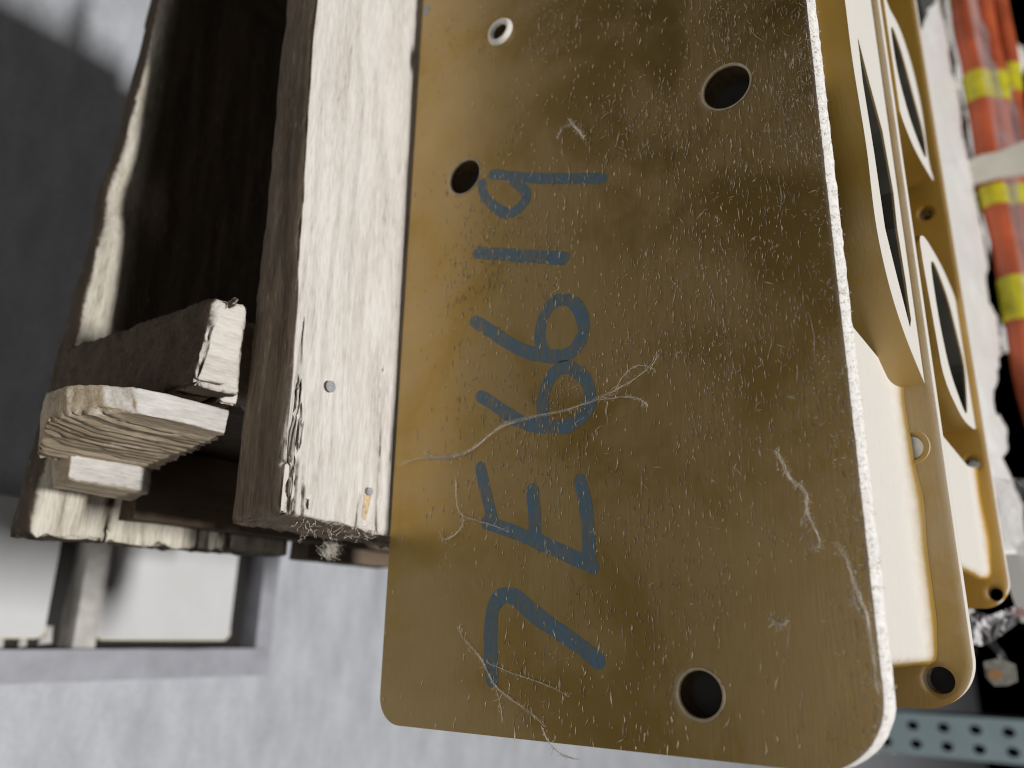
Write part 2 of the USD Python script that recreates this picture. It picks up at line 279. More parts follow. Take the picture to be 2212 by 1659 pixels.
lv[:, 1] += fr * (fbm(np.c_[lv[:, 0] * 26, lv[:, 2] * 30, 0 * lv[:, 0]], 4, 6) - 0.5) * 0.0035
lv[:, 2] -= fr * 0.009 * np.exp(-((lv[:, 0] + 0.163) / 0.018) ** 2)
low = trimesh.Trimesh(lv, low.faces, process=False)
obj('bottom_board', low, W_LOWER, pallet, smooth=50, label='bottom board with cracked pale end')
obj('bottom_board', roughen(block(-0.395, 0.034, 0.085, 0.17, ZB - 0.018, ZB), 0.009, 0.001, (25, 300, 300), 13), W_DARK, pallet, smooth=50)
# the stringer: its sawn front end stands just proud of the deck board
st_front = man([(-0.058, -0.0935, -0.021), (-0.060, -0.0945, -0.030), (-0.019, -0.0965, -0.0225), (-0.062, -0.0925, ZB + 0.0005), (-0.018, -0.0935, ZB + 0.0005), (-0.060, -0.0775, -0.0205), (-0.020, -0.0745, -0.0225), (-0.061, -0.070, ZB + 0.0005), (-0.018, -0.070, ZB + 0.0005)])
st_front += man([(-0.0585, -0.090, -0.022), (-0.055, -0.088, -0.022), (-0.0575, -0.0835, -0.022), (-0.0610, -0.0865, -0.0155)])
st = roughen(st_front + block(-0.061, -0.018, -0.0765, 0.3, ZB + 0.0005, -0.036),
             0.0026, 0.0013, (330, 90, 330), 21, wear=0.0022)
obj('stringer', st, W_STRINGER, pallet, smooth=50, label='stringer with dark end grain')
obj('stringer', roughen(block(-0.385, -0.345, -0.078, 0.3, ZB + 0.0005, -0.031), 0.01, 0.001, (330, 60, 330), 22), W_STRINGER, pallet, smooth=50)
# companion piece nailed to the stringer's outer side: split layers
prof_ = [(-0.066, -0.0395), (-0.098, -0.0385), (-0.112, -0.041), (-0.122, -0.049), (-0.129, -0.064), (-0.1295, -0.080), (-0.122, -0.100), (-0.114, -0.118), (-0.060, -0.118), (-0.060, -0.095)]
sb = roughen(man([(-0.0165, y, z) for y, z in prof_] + [(-0.0055 + 0.0105 * (-z - 0.040) / 0.078 - (0.003 if y < -0.12 else 0), y + (0.002 if y < -0.09 else -0.001), z) for y, z in prof_]), 0.0016, 0.0006, (200, 60, 400), 31, wear=0.0006)
v_ = np.array(sb.vertices); w_ = np.clip((v_[:, 0] + 0.010) / 0.004, 0, 1) * np.clip((-0.049 - v_[:, 2]) / 0.004, 0, 1)
rg = fbm(np.c_[v_[:, 1] * 14, np.zeros(len(v_)), v_[:, 2] * 520], 3, 12)
v_[:, 0] += w_ * (np.where(rg > 0.5, 0.0008, -0.0008) * np.minimum(1, np.abs(rg - 0.5) * 9) + (fbm(v_ * np.array([0, 60, 700]), 3, 7) - 0.5) * 0.001)
v_[:, 1] += np.clip((v_[:, 1] + 0.072) / 0.008, 0, 1) * (noise(np.c_[np.zeros(len(v_)), np.zeros(len(v_)), v_[:, 2] * 420], 5) - 0.6) * 0.007
obj('split_board', trimesh.Trimesh(v_, sb.faces, process=False), W_SPLIT, pallet, smooth=50, label='short weathered split board with ridged face and rounded front')
obj('split_block', roughen(man([(-0.016, -0.103, -0.1310), (0.0165, -0.098, -0.1310), (-0.016, -0.105, -0.112), (0.0150, -0.102, -0.1055), (-0.016, -0.058, -0.1310), (0.0175, -0.056, -0.1310), (-0.016, -0.062, -0.112), (0.0160, -0.062, -0.1045), (0.001, -0.103, -0.1045), (0.001, -0.063, -0.1040)]),
                       0.0022, 0.0008, (300, 70, 300), 51, wear=0.001), W_SPLIT, pallet, smooth=50)
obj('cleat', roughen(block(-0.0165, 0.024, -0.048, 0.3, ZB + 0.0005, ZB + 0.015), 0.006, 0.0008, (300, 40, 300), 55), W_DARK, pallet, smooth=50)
p = at(714, 835, 2, 0.0006); obj('nail_head', ring_profile(0, 0, [(0.0, 0.0), (0.0026, 0.0), (0.0028, 0.0004), (0.0, 0.0005)], 20).apply_transform(trimesh.transformations.rotation_matrix(math.pi / 2, [1, 0, 0])).apply_translation(p), M_NAIL, pallet)
p = at(797, 1062, 2, 0.0006)
obj('nail_head', trimesh.creation.cylinder(0.0019, 0.0016, sections=16).apply_translation(p), M_NAIL, pallet)
chip = roughen(man([p + np.array(q) * np.array([1.0, 0.6, 0.9]) for q in ((-0.001, -0.003, -.001), (0.010, -0.0035, -.001), (0.012, 0.0005, -.001), (-0.003, 0.0065, -.001), (0.004, -0.0008, 0.0008), (0.009, -0.0015, 0.0006), (0, 0.003, 0.0006))]), 0.001, 0.0004, (200, 500, 500), 61)
obj('splinter', chip.apply_translation((0.002, -0.0005, 0)), M_TAN, pallet, label='fresh tan splintered spot beside the nail')
hook = [at(602 + 0 * 1, 1185, 1, 0.02)]
# supports of the pallet, deep in its shade
for x in (-0.27,):
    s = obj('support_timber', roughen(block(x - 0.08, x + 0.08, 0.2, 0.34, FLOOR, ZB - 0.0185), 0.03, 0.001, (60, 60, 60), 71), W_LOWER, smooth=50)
    tag(s, 'dark timber block standing on the floor under the pallet', 'block')

# ================================================================== front panel
fp = thing('mustard_panel', 'front dusty mustard panel with blue hand lettering', 'panel', group=None)
X1, ZT, T1 = 0.1186, 0.2153, 0.0100
out = Polygon([(-0.395, 0.0008), (X1, 0.0008), (X1, ZT), (-0.395, ZT)])
def round_corner(poly, x, z, r, sx, sz):
    sq = shapely.box(min(x, x - sx * r), min(z, z - sz * r), max(x, x - sx * r), max(z, z - sz * r))
    return poly.difference(sq.difference(Point(x - sx * r, z - sz * r).buffer(r, 32)))
out = round_corner(out, X1, 0.0008, 0.012, 1, -1)
out = round_corner(out, X1, ZT, 0.024, 1, 1)
HOLES = [(1569, 187, 0.0100), (1004, 381, 0.0096), (1513, 1500, 0.0080)]
holes = [(at(x, y, 1, 0.0), r) for x, y, r in HOLES]
ey = at(1083, 71, 1, 0.0)
for c, r in holes: out = out.difference(Point(c[0], c[2]).buffer(r, 24))
out = out.difference(Point(ey[0], ey[2]).buffer(0.0059, 24))
obj('board', bevel_y(out, 0.0, T1, 0.0011, 4), M_PANEL, fp, smooth=40)
for c, r in holes:
    obj('hole_rim', ring_profile(c[0], c[2], [(r + 0.0011, -0.00010), (r + 0.0005, -0.0004), (r - 0.0002, 0.0003), (r - 0.0001, 0.0012), (r + 0.0006, 0.0012)]), M_RIM, fp, smooth=True)
    obj('hole_shade_ring', ring_profile(c[0], c[2], [(r - 0.0001, 0.0013), (r - 0.0001, T1 + 0.0015), (r + 0.0006, T1 + 0.0015), (r + 0.0006, 0.0013)]), M_BORE, fp, smooth=40)
obj('eyelet', ring_profile(ey[0], ey[2], [(0.0076, 0.0004), (0.0079, -0.0010), (0.0067, -0.0030), (0.0054, -0.0029), (0.0044, -0.0014), (0.0044, -0.0004), (0.0060, 0.0004)]), M_EYELET, fp, smooth=True, label='white rimmed eyelet')
obj('eyelet_bore', ring_profile(ey[0], ey[2], [(0.0043, -0.0004), (0.0038, T1 + 0.0012), (0.0058, T1 + 0.0012), (0.0058, 0.0008)]), M_BORE, fp, smooth=True)
bp = at(921, 22, 1, 0.0)
obj('plug', trimesh.creation.icosphere(3, 0.0034).apply_scale((1, 0.18, 0.8)).apply_translation(bp), M_NAIL, fp, smooth=True)
STROKES = [
 ('nine', [[(1064, 376), (1109, 381), (1178, 386), (1300, 386)], [(1040, 397), (1048, 424), (1074, 450), (1099, 461), (1121, 450), (1137, 426), (1126, 404), (1109, 386)]], 21, 0),
 ('one', [[(1031, 546), (1090, 550), (1150, 554), (1216, 558)]], 25, 0),
 ('six', [[(1025, 694), (1076, 726), (1126, 755), (1194, 770), (1236, 759), (1257, 726), (1257, 684), (1232, 650), (1202, 650), (1173, 688), (1167, 738), (1178, 766)]], 24, 0),
 ('six', [[(1038, 856), (1084, 886), (1126, 911), (1194, 922), (1245, 911), (1272, 873), (1270, 831), (1245, 802), (1215, 793), (1185, 823), (1173, 865), (1173, 913)]], 24, 0),
 ('letter_e', [[(1051, 1128), (1120, 1153), (1200, 1186), (1280, 1224)], [(1038, 1010), (1046, 1050), (1055, 1085), (1063, 1122)], [(1150, 1060), (1154, 1100), (1156, 1150)], [(1253, 1038), (1263, 1080), (1270, 1130), (1274, 1221)]], 24, 1),
 ('seven', [[(1063, 1466), (1060, 1410), (1060, 1355), (1067, 1310), (1083, 1288), (1108, 1288), (1136, 1310), (1210, 1366), (1292, 1428)]], 27, 0)]
for k, (nm, lines, w, lin) in enumerate(STROKES):
    shp = []
    for L in lines:
        P = ats(L, 1, 0.0)[:, [0, 2]]
        q = spline(P, 60) if len(L) > 4 else P
        wm = w * 0.5 / F_PX * 0.43
        # the width of a felt tip wavers along the stroke
        q = np.array(LineString(q).segmentize(0.0006).coords)
        rr = wm * (0.86 + 0.32 * fbm(np.c_[q * 170, np.full(len(q), k * 7.0)], 3, 5))
        shp.append(unary_union([Point(a).buffer(r_, 10) for a, r_ in zip(q, rr)]))
    u = unary_union(shp).buffer(0.0002).buffer(-0.0002).simplify(0.00008)
    for c, r in holes: u = u.difference(Point(c[0], c[2]).buffer(r + 0.0014, 16))
    obj('digit_' + nm if nm != 'letter_e' else nm, prism_y(u, -0.00012, 0.0002), M_MARK, fp, smooth=False, label='blue marker ' + {'nine': '9', 'one': '1', 'six': '6', 'letter_e': 'E', 'seven': '7'}[nm])
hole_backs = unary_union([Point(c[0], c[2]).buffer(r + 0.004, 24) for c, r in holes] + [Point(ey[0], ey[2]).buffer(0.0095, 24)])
for gg in polys(hole_backs): obj('hole_shade_disc', prism_y(gg, T1 + 0.0016, T1 + 0.0024), M_BLACK, fp, smooth=False)  # black discs added to stand for the darkness inside the holes
# fluffy dust along the top arris
nx = 900
xs = np.linspace(-0.395, 0.1185, nx)
drop = np.where(xs > X1 - 0.024, 0.024 - np.sqrt(np.maximum(0.024 ** 2 - (xs - X1 + 0.024) ** 2, 0)), 0); prof = np.linspace(0, 1, 9)
V = np.zeros((nx, 9, 3))
for j, t in enumerate(prof):
    wob = (fbm(np.c_[xs * 260, np.full(nx, j * 0.9), np.zeros(nx)], 4, 3) - 0.5)
    h = 0.0012 * math.sin(math.pi * min(max(t, 0.02), 0.98)) ** 0.6
    V[:, j, 0] = xs
    V[:, j, 1] = -0.0005 + t * (T1 + 0.0006) + wob * 0.0007 * (1 if j in (0, 1) else 0.4)
    V[:, j, 2] = ZT - drop + h * (0.45 + 0.9 * fbm(np.c_[xs * 260, np.full(nx, j * 0.8), np.zeros(nx)], 3, 8)) - 0.0002 - (0.0010 if j in (0, 8) else 0)
obj('dust_ridge', grid_sheet(V), M_DUST, fp, smooth=True, label='pale fluffy dust lying along the top edge')

# ================================================================== panels behind
def chaikin(P, k=2):
    P = np.asarray(P); P = P[:-1] if np.allclose(P[0], P[-1]) else P
    for _ in range(k):
        Q = np.roll(P, -1, 0); P = np.stack([0.8 * P + 0.2 * Q, 0.2 * P + 0.8 * Q], 1).reshape(-1, 3)
    return P
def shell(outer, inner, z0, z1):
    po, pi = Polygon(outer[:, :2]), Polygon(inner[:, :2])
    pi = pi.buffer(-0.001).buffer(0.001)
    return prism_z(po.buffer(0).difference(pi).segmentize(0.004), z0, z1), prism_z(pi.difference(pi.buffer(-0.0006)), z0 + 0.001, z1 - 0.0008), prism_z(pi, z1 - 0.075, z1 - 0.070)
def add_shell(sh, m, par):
    obj('curved_wall', sh[0], m, par, smooth=25); obj('cavity_shade', cat(sh[1:]), M_CAVITY, par, smooth=False)  # second mesh is a dark skin added for the cavity shade
def holed_plate(x0, x1, z1, y0, y1, r, hs, bev=0.0026):
    p = shapely.box(x0, 0.0008, x1, z1); p = round_corner(p, x1, z1, r, 1, 1)
    for c, rr in hs: p = p.difference(Point(c[0], c[2]).buffer(rr, 20))
    return bevel_y(p, y0, y1, bev, 14)
# second panel
YB = 0.100
p2 = thing('mustard_panel', 'second mustard panel, with an added white disc in one bolt hole, right behind the front one', 'panel')
h2 = [(at(2030, 1470, 1, YB), 0.0052), (at(1966, 965, 1, YB), 0.0052)]
zt2 = float(np.mean(ats([(2012, 823), (2084, 1316)], 1, YB)[:, 2]))
x2 = float(at(2000, 1532, 1, YB)[0])
obj('board', holed_plate(-0.395, x2, zt2, YB, YB + 0.014, 0.020, h2, 0.0026), M_PANEL2, p2, smooth=40)
z2 = 0.2243
o2 = ats([(1760, -260), (1825, 0), (1838, 104), (1852, 196), (1873, 327), (1894, 494), (1920, 613), (1950, 710), (1975, 775), (1998, 830)], 2, z2)
b2 = ats([(2010, 815), (1999, 702), (1973, 493), (1949, 387), (1922, 190), (1881, 0), (1840, -190)], 2, z2)
i2 = ats([(1852, 77), (1864, 178), (1888, 327), (1912, 493), (1934, 583), (1955, 665), (1966, 708), (1968, 690), (1955, 598), (1938, 493), (1930, 416), (1906, 282), (1878, 178)], 2, z2)
b2[:, 1] = np.minimum(b2[:, 1], YB - 0.0005)
o2 = spline(o2, 60); o2[:, 1] = np.maximum(o2[:, 1], T1 + 0.0098)
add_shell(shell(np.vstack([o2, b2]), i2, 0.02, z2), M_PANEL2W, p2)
# the ledge with its fillet up to the board
def ledge(zl, x0, x1, yf, yback, rad0, m, par, seed):
    nx, na = 60, 12; xs = np.linspace(x0, x1, nx); V = []
    for i, x in enumerate(xs):
        rad = rad0 * (0.75 + 0.7 * noise(np.array([[x * 45, seed, 0]]))[0]); a = np.linspace(0, math.pi / 2, na)
        e = min(1.0, (x1 - x) / 0.006); dz = -0.004 * (1 - math.sqrt(max(1 - (1 - e) ** 2, 0)))
        y = np.r_[yf, yf, np.linspace(yf + 0.001, yback - rad, 5), yback - rad + rad * np.sin(a[1:])]
        z = np.r_[zl - 0.05, zl - 0.0006, np.full(5, zl), zl + rad * 0.5 * (1 - np.cos(a[1:]))] + dz
        V.append(np.c_[np.full(len(y), x), y, z])
    V = np.array(V); cap = V[-1:].copy(); cap[:, :, 2] = zl - 0.05; V = np.concatenate([V, cap])
    obj('ledge', grid_sheet(V), m, par, smooth=35)
zl2 = float(np.mean(ats([(1986, 1316), (1972, 1150)], 1, YB)[:, 2]))
ledge(zl2, -0.037, 0.0885, T1 + 0.003, YB - 0.0002, 0.0095, M_PANEL2W, p2, 3)
xa_, xb_ = at(1815, 112, 2, 0.212)[0], at(1815, 262, 2, 0.212)[0]
ledge(0.2115, xa_, xb_, T1 + 0.003, 0.034, 0.004, M_PANEL2W, p2, 5)
for c, r in h2[1:]:
    obj('hole_rim', ring_profile(c[0], c[2], [(r + 0.0028, YB - 0.0001), (r + 0.0024, YB - 0.0004), (r + 0.0012, YB - 0.0003), (r, YB + 0.0012), (r, YB + 0.003), (r + 0.0022, YB + 0.003)]), M_PANEL2W, p2, smooth=40)
obj('added_hole_disc', prism_y(Point(h2[1][0][0], h2[1][0][2]).buffer(0.0050, 16), YB + 0.002, YB + 0.004), M_EYELET, p2, smooth=False, label='added white disc for the brightness behind the bolt hole')  # disc added in place of the lit surface seen through the hole
obj('hole_shade_disc', prism_y(Point(h2[0][0][0], h2[0][0][2]).buffer(0.007, 16), YB + 0.0142, YB + 0.016), M_BLACK, p2, smooth=False)  # black disc painting the shade in the end hole
# third panel
YC = 0.245
p3 = thing('mustard_panel', 'third and cleanest mustard panel, in front of the crumpled white plastic', 'panel')
h3 = [(at(x, y, 1, YC), 0.0036) for x, y in ((2000, 461), (2100, 1001), (2150, 1283))]
zt3 = float(np.mean(ats([(2105, 806), (2131, 970), (2175, 1240)], 1, YC)[:, 2]))
x3 = float(at(2140, 1313, 1, YC)[0])
obj('board', holed_plate(-0.50, x3, zt3, YC, YC + 0.014, 0.015, h3, 0.0025), M_PANEL3, p3, smooth=40)
z3 = 0.2285
for oo, ii in (([(1985, 509), (1994, 568), (2018, 702), (2039, 821), (2081, 910), (2113, 934), (2105, 836), (2093, 750), (2066, 649), (2036, 577), (1997, 509)],
                [(2009, 565), (2027, 684), (2051, 800), (2084, 893), (2090, 892), (2084, 791), (2072, 741), (2048, 643), (2018, 565)]),
               ([(1860, -240), (1902, 0), (1920, 149), (1947, 253), (1977, 327), (2021, 401), (2006, 351), (1992, 238), (1971, 143), (1944, 59), (1911, 0), (1868, -240)],
                [(1923, 57), (1938, 155), (1965, 256), (1995, 336), (2002, 342), (1995, 286), (1977, 220), (1950, 119), (1930, 60)])):
    a, b = chaikin(ats(oo, 2, z3)), chaikin(ats(ii, 2, z3))
    a[:, 1] = np.clip(a[:, 1], YB + 0.0142, YC - 0.0004)
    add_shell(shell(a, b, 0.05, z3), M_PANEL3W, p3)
zl3 = float(np.mean(ats([(2108, 1090), (2121, 1200)], 1, YC)[:, 2]))
ledge(zl3, -0.017, 0.046, YB + 0.0145, YC - 0.0002, 0.008, M_PANEL3W, p3, 9)

# ================================================================== behind the panels
# crumpled white plastic lying over what stands behind the third panel
Lp = [(1900, -60), (1930, 0), (1955, 150), (1990, 345), (2025, 493), (2060, 672), (2090, 806), (2115, 970), (2140, 1110), (2150, 1200)]
Rp = [(2045, -60), (2058, 0), (2063, 25), (2058, 50), (2080, 78), (2080, 105), (2090, 140), (2106, 165), (2100, 185), (2112, 220), (2128, 250), (2130, 330), (2130, 420), (2150, 470), (2150, 494), (2140, 550), (2130, 600), (2135, 650), (2160, 690), (2190, 712), (2200, 740), (2196, 750), (2165, 762), (2160, 780), (2150, 840), (2148, 880), (2165, 900), (2180, 930), (2175, 960), (2160, 985), (2180, 1020), (2212, 1090), (2215, 1200)]
n = 150; L = LineString(Lp).interpolate(np.linspace(0, 1, n), normalized=True); Rr = LineString(Rp).interpolate(np.linspace(0, 1, n), normalized=True)
cols = 26; V = np.zeros((n, cols + 4, 3))
for i in range(n):
    a = at(L[i].x, L[i].y, 2, 0.222); b = at(Rr[i].x, Rr[i].y, 2, 0.226); a[1] = max(a[1], YC + 0.02)
    b[1] = max(b[1], a[1] + 0.03); b += np.array([0.004, 0.01, 0]) * (fbm(np.array([[i * 0.35, 3.0, 0]]), 3, 2)[0] - 0.5) * 2
    for j in range(cols):
        t = j / (cols - 1); V[i, j] = a * (1 - t) + b * t
    for j in range(4): V[i, cols + j] = b + np.array([0, 0.004 + 0.01 * j, -0.012 * (j + 1)])
bump = (fbm(V.reshape(-1, 3) * np.array([26, 14, 0]), 4, 3).reshape(n, -1) - 0.5); fade = np.sin(np.clip(np.linspace(0, 1, cols + 4) * 1.1, 0, 1) * math.pi) ** 0.7
V[:, :, 2] += bump * 0.016 * fade
tag(obj('plastic_sheet', grid_sheet(V), M_FILM, smooth=True), 'crumpled white plastic sheet with ragged edge behind the third panel', 'plastic sheet')

# carton added under the bundle: hides lit floor, near-black to stand for shade
tag(obj('added_carton', roughen(block(-2.6, 0.115, 0.62, 2.2, FLOOR, -0.02), 0.12, 0.002, (8, 8, 8), 5), M_CRATE, smooth=False), 'large near-black carton added for darkness behind the panels under the hose bundle', 'carton')

YO = 0.72
bd = thing('hose_bundle', 'bundle of orange hoses banded with yellow tape under clear plastic', 'hose bundle')
def line_px(pts, y): return ats(pts, 1, y)
axis = [(2050, -160), (2075, 0), (2106, 200), (2142, 420), (2180, 620), (2212, 780), (2240, 920), (2275, 1100)]
for k, (dx, rad, dy) in enumerate(((6, 26, 0.0), (46, 23, 0.012), (80, 22, 0.03))):
    P = line_px([(x + dx, y) for x, y in axis], YO + dy); q = spline(P, 60)
    q[:, 2] += 0.0015 * np.sin(np.linspace(0, 22 + 5 * k, 60))
    r0 = rad / F_PX * 0.95
    obj('hose', tube(q, r0 * (1 + 0.06 * np.sin(np.linspace(0, 40, 60) + k)), 16), M_ORANGE, bd, smooth=True)
    ln = np.linspace(0, 1, 60)
    for (ya, yb) in ((-40, 14), (150 - 14 * k + 12, 235 - 14 * k + 8), (390, 452), (600, 705)):
        yc = [at(0, 0, 1, 1)]; sel = [i for i in range(60) if ya <= (829.5 + F_PX * (R.T @ (q[i] - C))[1] / (R.T @ (q[i] - C))[2]) <= yb]
        if len(sel) > 1: obj('tape_band', tube(spline(q[sel], 12), r0 * 1.1, 16), M_YTAPE, bd, smooth=30)
# clear wrap over it
n = 70; V = np.zeros((n, 14, 3))
La = LineString([(2080, -60), (2110, 100), (2150, 300), (2185, 480), (2222, 700)]).interpolate(np.linspace(0, 1, n), normalized=True)
Lb = LineString([(2118, -60), (2140, 60), (2160, 130), (2182, 140), (2196, 220), (2212, 300), (2225, 420), (2260, 700)]).interpolate(np.linspace(0, 1, n), normalized=True)
for i in range(n):
    a, b = at(La[i].x, La[i].y, 1, YO - 0.03), at(Lb[i].x, Lb[i].y, 1, YO + 0.02)
    for j in range(14): V[i, j] = a + (b - a) * j / 13
V[:, :, 1] += (fbm(V.reshape(-1, 3) * np.array([40, 0, 40]), 4, 8).reshape(n, 14) - 0.5) * 0.03
tag(obj('clear_wrap', grid_sheet(V), M_CLEAR, smooth=True), 'crinkled clear plastic wrap over the orange hose bundle', 'plastic wrap')
sp = ats([(2088, 352), (2120, 338), (2160, 330), (2230, 300), (2240, 372), (2200, 378), (2150, 384), (2096, 397)], 1, YO - 0.05)[:, [0, 2]]
tag(obj('cream_strap', prism_y(Polygon(sp).buffer(0.001), YO - 0.052, YO - 0.048), M_CREAM, smooth=False), 'cream strap end lying across the orange hose bundle', 'strap')

c = at(2222, 120, 1, 1.05); tz = c[2]
wc = thing('white_canister', 'blurred white canister standing behind the orange hose bundle at the picture edge', 'canister', (c[0], 1.05, -0.02))
prof = [(0.0, 0.0), (0.040, 0.0), (0.043, 0.004), (0.043, tz - 0.02), (0.036, tz), (0.018, tz + 0.012), (0.0, tz + 0.012)]
obj('body', trimesh.creation.revolve(np.array(prof), sections=32), M_PAPER, wc, smooth=40)
obj('cap', trimesh.creation.cylinder(0.017, 0.02, sections=24).apply_translation((0, 0, tz + 0.0225)), M_CREAM, wc, smooth=40)
pc = ats([(2120, -60), (2170, -60), (2150, 40), (2128, 62), (2112, 20)], 1, 0.92)[:, [0, 2]]
tag(obj('card_flap', prism_y(Polygon(pc).buffer(0.003), 0.92, 0.924), plain('buff_card', (0.30, 0.24, 0.19), 0.8, 0.15, 60), smooth=False), 'buff card flap showing behind the top of the orange hose bundle', 'card')
# crumpled clear scraps with a torn tag under the end of the third panel
def scrap(pts_a, pts_b, y, n, m, amp, seed):
    A = LineString(pts_a).interpolate(np.linspace(0, 1, n), normalized=True); B = LineString(pts_b).interpolate(np.linspace(0, 1, n), normalized=True)
    V = np.array([[at(a.x, a.y, 1, y) * (1 - t) + at(b.x, b.y, 1, y) * t for t in np.linspace(0, 1, m)] for a, b in zip(A, B)])
    V[:, :, 1] += (fbm(V.reshape(-1, 3) * np.array([90, 0, 90]), 4, seed).reshape(n, m) - 0.5) * amp
    return grid_sheet(V)
tag(obj('plastic_scrap', cat([scrap([(2085, 1305), (2110, 1322), (2140, 1330), (2190, 1310)], [(2085, 1390), (2120, 1395), (2150, 1380), (2200, 1345)], 0.40, 40, 20, 0.03, 3),
                              scrap([(2125, 1385), (2150, 1410), (2165, 1432)], [(2142, 1372), (2166, 1405), (2178, 1428)], 0.40, 24, 8, 0.012, 5),
                              scrap([(2140, 1030), (2150, 1100), (2160, 1190)], [(2235, 1040), (2235, 1100), (2235, 1190)], 0.36, 40, 26, 0.045, 7)]), M_CLEAR, smooth=True),
    'crumpled clear plastic scraps trailing from the end of the third panel', 'plastic scrap', kind='stuff')
tt_ = ats([(2128, 1432), (2160, 1425), (2190, 1438), (2194, 1470), (2175, 1478), (2150, 1479), (2133, 1462)], 1, 0.405)[:, [0, 2]]
tg_ = thing('torn_tag', 'torn pale tag with an orange patch hanging below the third panel end', 'tag')
obj('paper', prism_y(Polygon(tt_).buffer(0.001), 0.405, 0.4065), plain('tag_paper', (0.34, 0.34, 0.30), 0.7, 0.3, 200), tg_, smooth=False)
op = at(2150, 1457, 1, 0.405); obj('patch', prism_y(shapely.affinity.scale(Point(op[0], op[2]).buffer(0.004, 8), 0.9, 1.1), 0.4042, 0.4051), plain('orange_print', (0.50, 0.26, 0.12), 0.7, 0.2, 200), tg_, smooth=False)

# perforated rack upright
YU = 1.15
ru = thing('rack_upright', 'teal perforated steel rack upright behind the panel ends', 'rack upright')
pa = ats([(1900, 1546), (2240, 1546), (2240, 1639), (1900, 1639)], 1, YU)
za, zb = -0.5, 0.75; xa = float(pa[:2, 0].mean()); xb = float(pa[2:, 0].mean())
face = shapely.box(xa, za, xb, zb)
pit = float(np.linalg.norm(at(2030, 1590, 1, YU) - at(2098, 1590, 1, YU)))
hs = []
for col, y0, x00 in ((0, 1571, 1972), (1, 1616, 1980)):
    c0 = at(x00, y0, 1, YU)
    for k in range(-10, 12):
        z = c0[2] + k * pit
        if za + 0.03 < z < zb - 0.03:
            hs.append(shapely.affinity.scale(Point(xa + (xb - xa) * (0.30 if col == 0 else 0.74), z).buffer(pit * 0.20, 6), 0.8, 1.0))
face = face.difference(unary_union(hs))
obj('face_plate', prism_y(face, YU, YU + 0.002), M_TEAL, ru, smooth=False)
for x in (xa, xb - 0.002): obj('side_flange', block(x, x + 0.002, YU + 0.002, YU + 0.06, za, zb), M_TEAL, ru, smooth=False)
obj('back_web', block(xa + 0.002, xb - 0.002, YU + 0.05, YU + 0.052, za, zb), M_BLACK, ru, smooth=False)

# label sheet and tag right of the third panel
YL = 0.42
lab = thing('label_sheet', 'white label sheet with a faded pink stamp beside the third panel end', 'label')
pl = ats([(2160, 1200), (2240, 1150), (2240, 1345), (2206, 1345), (2185, 1285)], 1, YL)[:, [0, 2]]
obj('sheet', prism_y(Polygon(pl), YL, YL + 0.001), M_PAPER, lab, smooth=False)
c = at(2200, 1323, 1, YL); obj('stamp', prism_y(shapely.affinity.scale(Point(c[0], c[2]).buffer(0.004, 12), 0.8, 1.3).difference(Point(c[0] - .0005, c[2]).buffer(0.0014, 8)), YL - 0.0004, YL + 0.0001), M_PINK, lab, smooth=False)

# ================================================================== floor tray with white slabs
TZ = FLOOR + 0.03
tr = thing('floor_tray', 'low grey steel tray with chipped rim on the concrete floor', 'tray')
X_in, X_out, Y_in, Y_out = 0.100, 0.127, 0.292, 0.312
obj('rim', roughen(block(X_in, X_out, -0.15, Y_out, FLOOR + 0.001, TZ), 0.02, 0.0008, (60, 60, 60), 81), M_TRAY, tr, smooth=50)
obj('rim', roughen(block(-0.026, X_in - 0.0005, Y_in, Y_out, FLOOR + 0.001, TZ), 0.02, 0.0008, (60, 60, 60), 82), M_TRAY, tr, smooth=50)
obj('base', block(-0.026, X_in - 0.0005, -0.15, Y_in - 0.0005, FLOOR + 0.001, FLOOR + 0.004), M_BLACK, tr, smooth=False)  # black colour stands in for the shadow gap around the boards
SZ = TZ - 0.004
def slab(name, x0, x1, y0, y1, label):
    t = thing(name, label, 'panel')
    p = round_corner(round_corner(shapely.box(x0, y0, x1, y1), x1, y1, 0.008, 1, 1), x1, y0, 0.008, 1, -1)
    obj('board', prism_z(p, SZ - 0.016, SZ), M_WHITE, t, smooth=40)
    e = p.buffer(0.0008).difference(p.buffer(-0.0001)).intersection(shapely.box(x1 - 0.009, y0 - 1, x1 + 1, y1 + 1))
    obj('edge_band', prism_z(e, SZ - 0.0165, SZ + 0.0004), M_EDGE, t, smooth=40)
q = ats([(505, 1290), (222, 1300), (110, 1290), (165, 1290)], 2, SZ)
slab('white_board', -0.024, 0.0915, q[1][1] - 0.002, q[0][1], 'larger white board with cream edge lying in the grey floor tray')
slab('white_board', -0.025, 0.0905, q[2][1] - 0.16, q[2][1], 'white board cut by the picture edge, before the dark gap in the grey floor tray')
bt = roughen(block(-0.024, 0.0985, q[3][1] + 0.001, q[1][1] - 0.004, FLOOR + 0.005, TZ + 0.002), 0.01, 0.0006, (60, 300, 300), 91)
tag(obj('pale_batten', bt, plain('pale_batten', (0.60, 0.58, 0.55), 0.8, 0.15, 90), smooth=50), 'pale timber batten lying between the two white boards', 'batten')
gr = [roughen(man(np.array([[-.006, -.004, 0], [.006, -.003, 0], [.005, .005, 0], [-.005, .004, 0], [0, 0, .006], [.004, .002, .005]]) * s + np.array([x, y, FLOOR + 0.006])), 0.002, 0.0008, (200, 200, 200), k)
      for k, (x, y, s) in enumerate([(0.088, q[3][1] - 0.012, 1.5), (0.094, q[3][1] - 0.05, 1.2), (0.0935, q[3][1] - 0.03, 1.0)])]
tag(obj('plaster_crumbs', cat(gr), M_DUST, smooth=True), 'pale crumbs in the tray corner beside the batten', 'crumbs', kind='stuff')

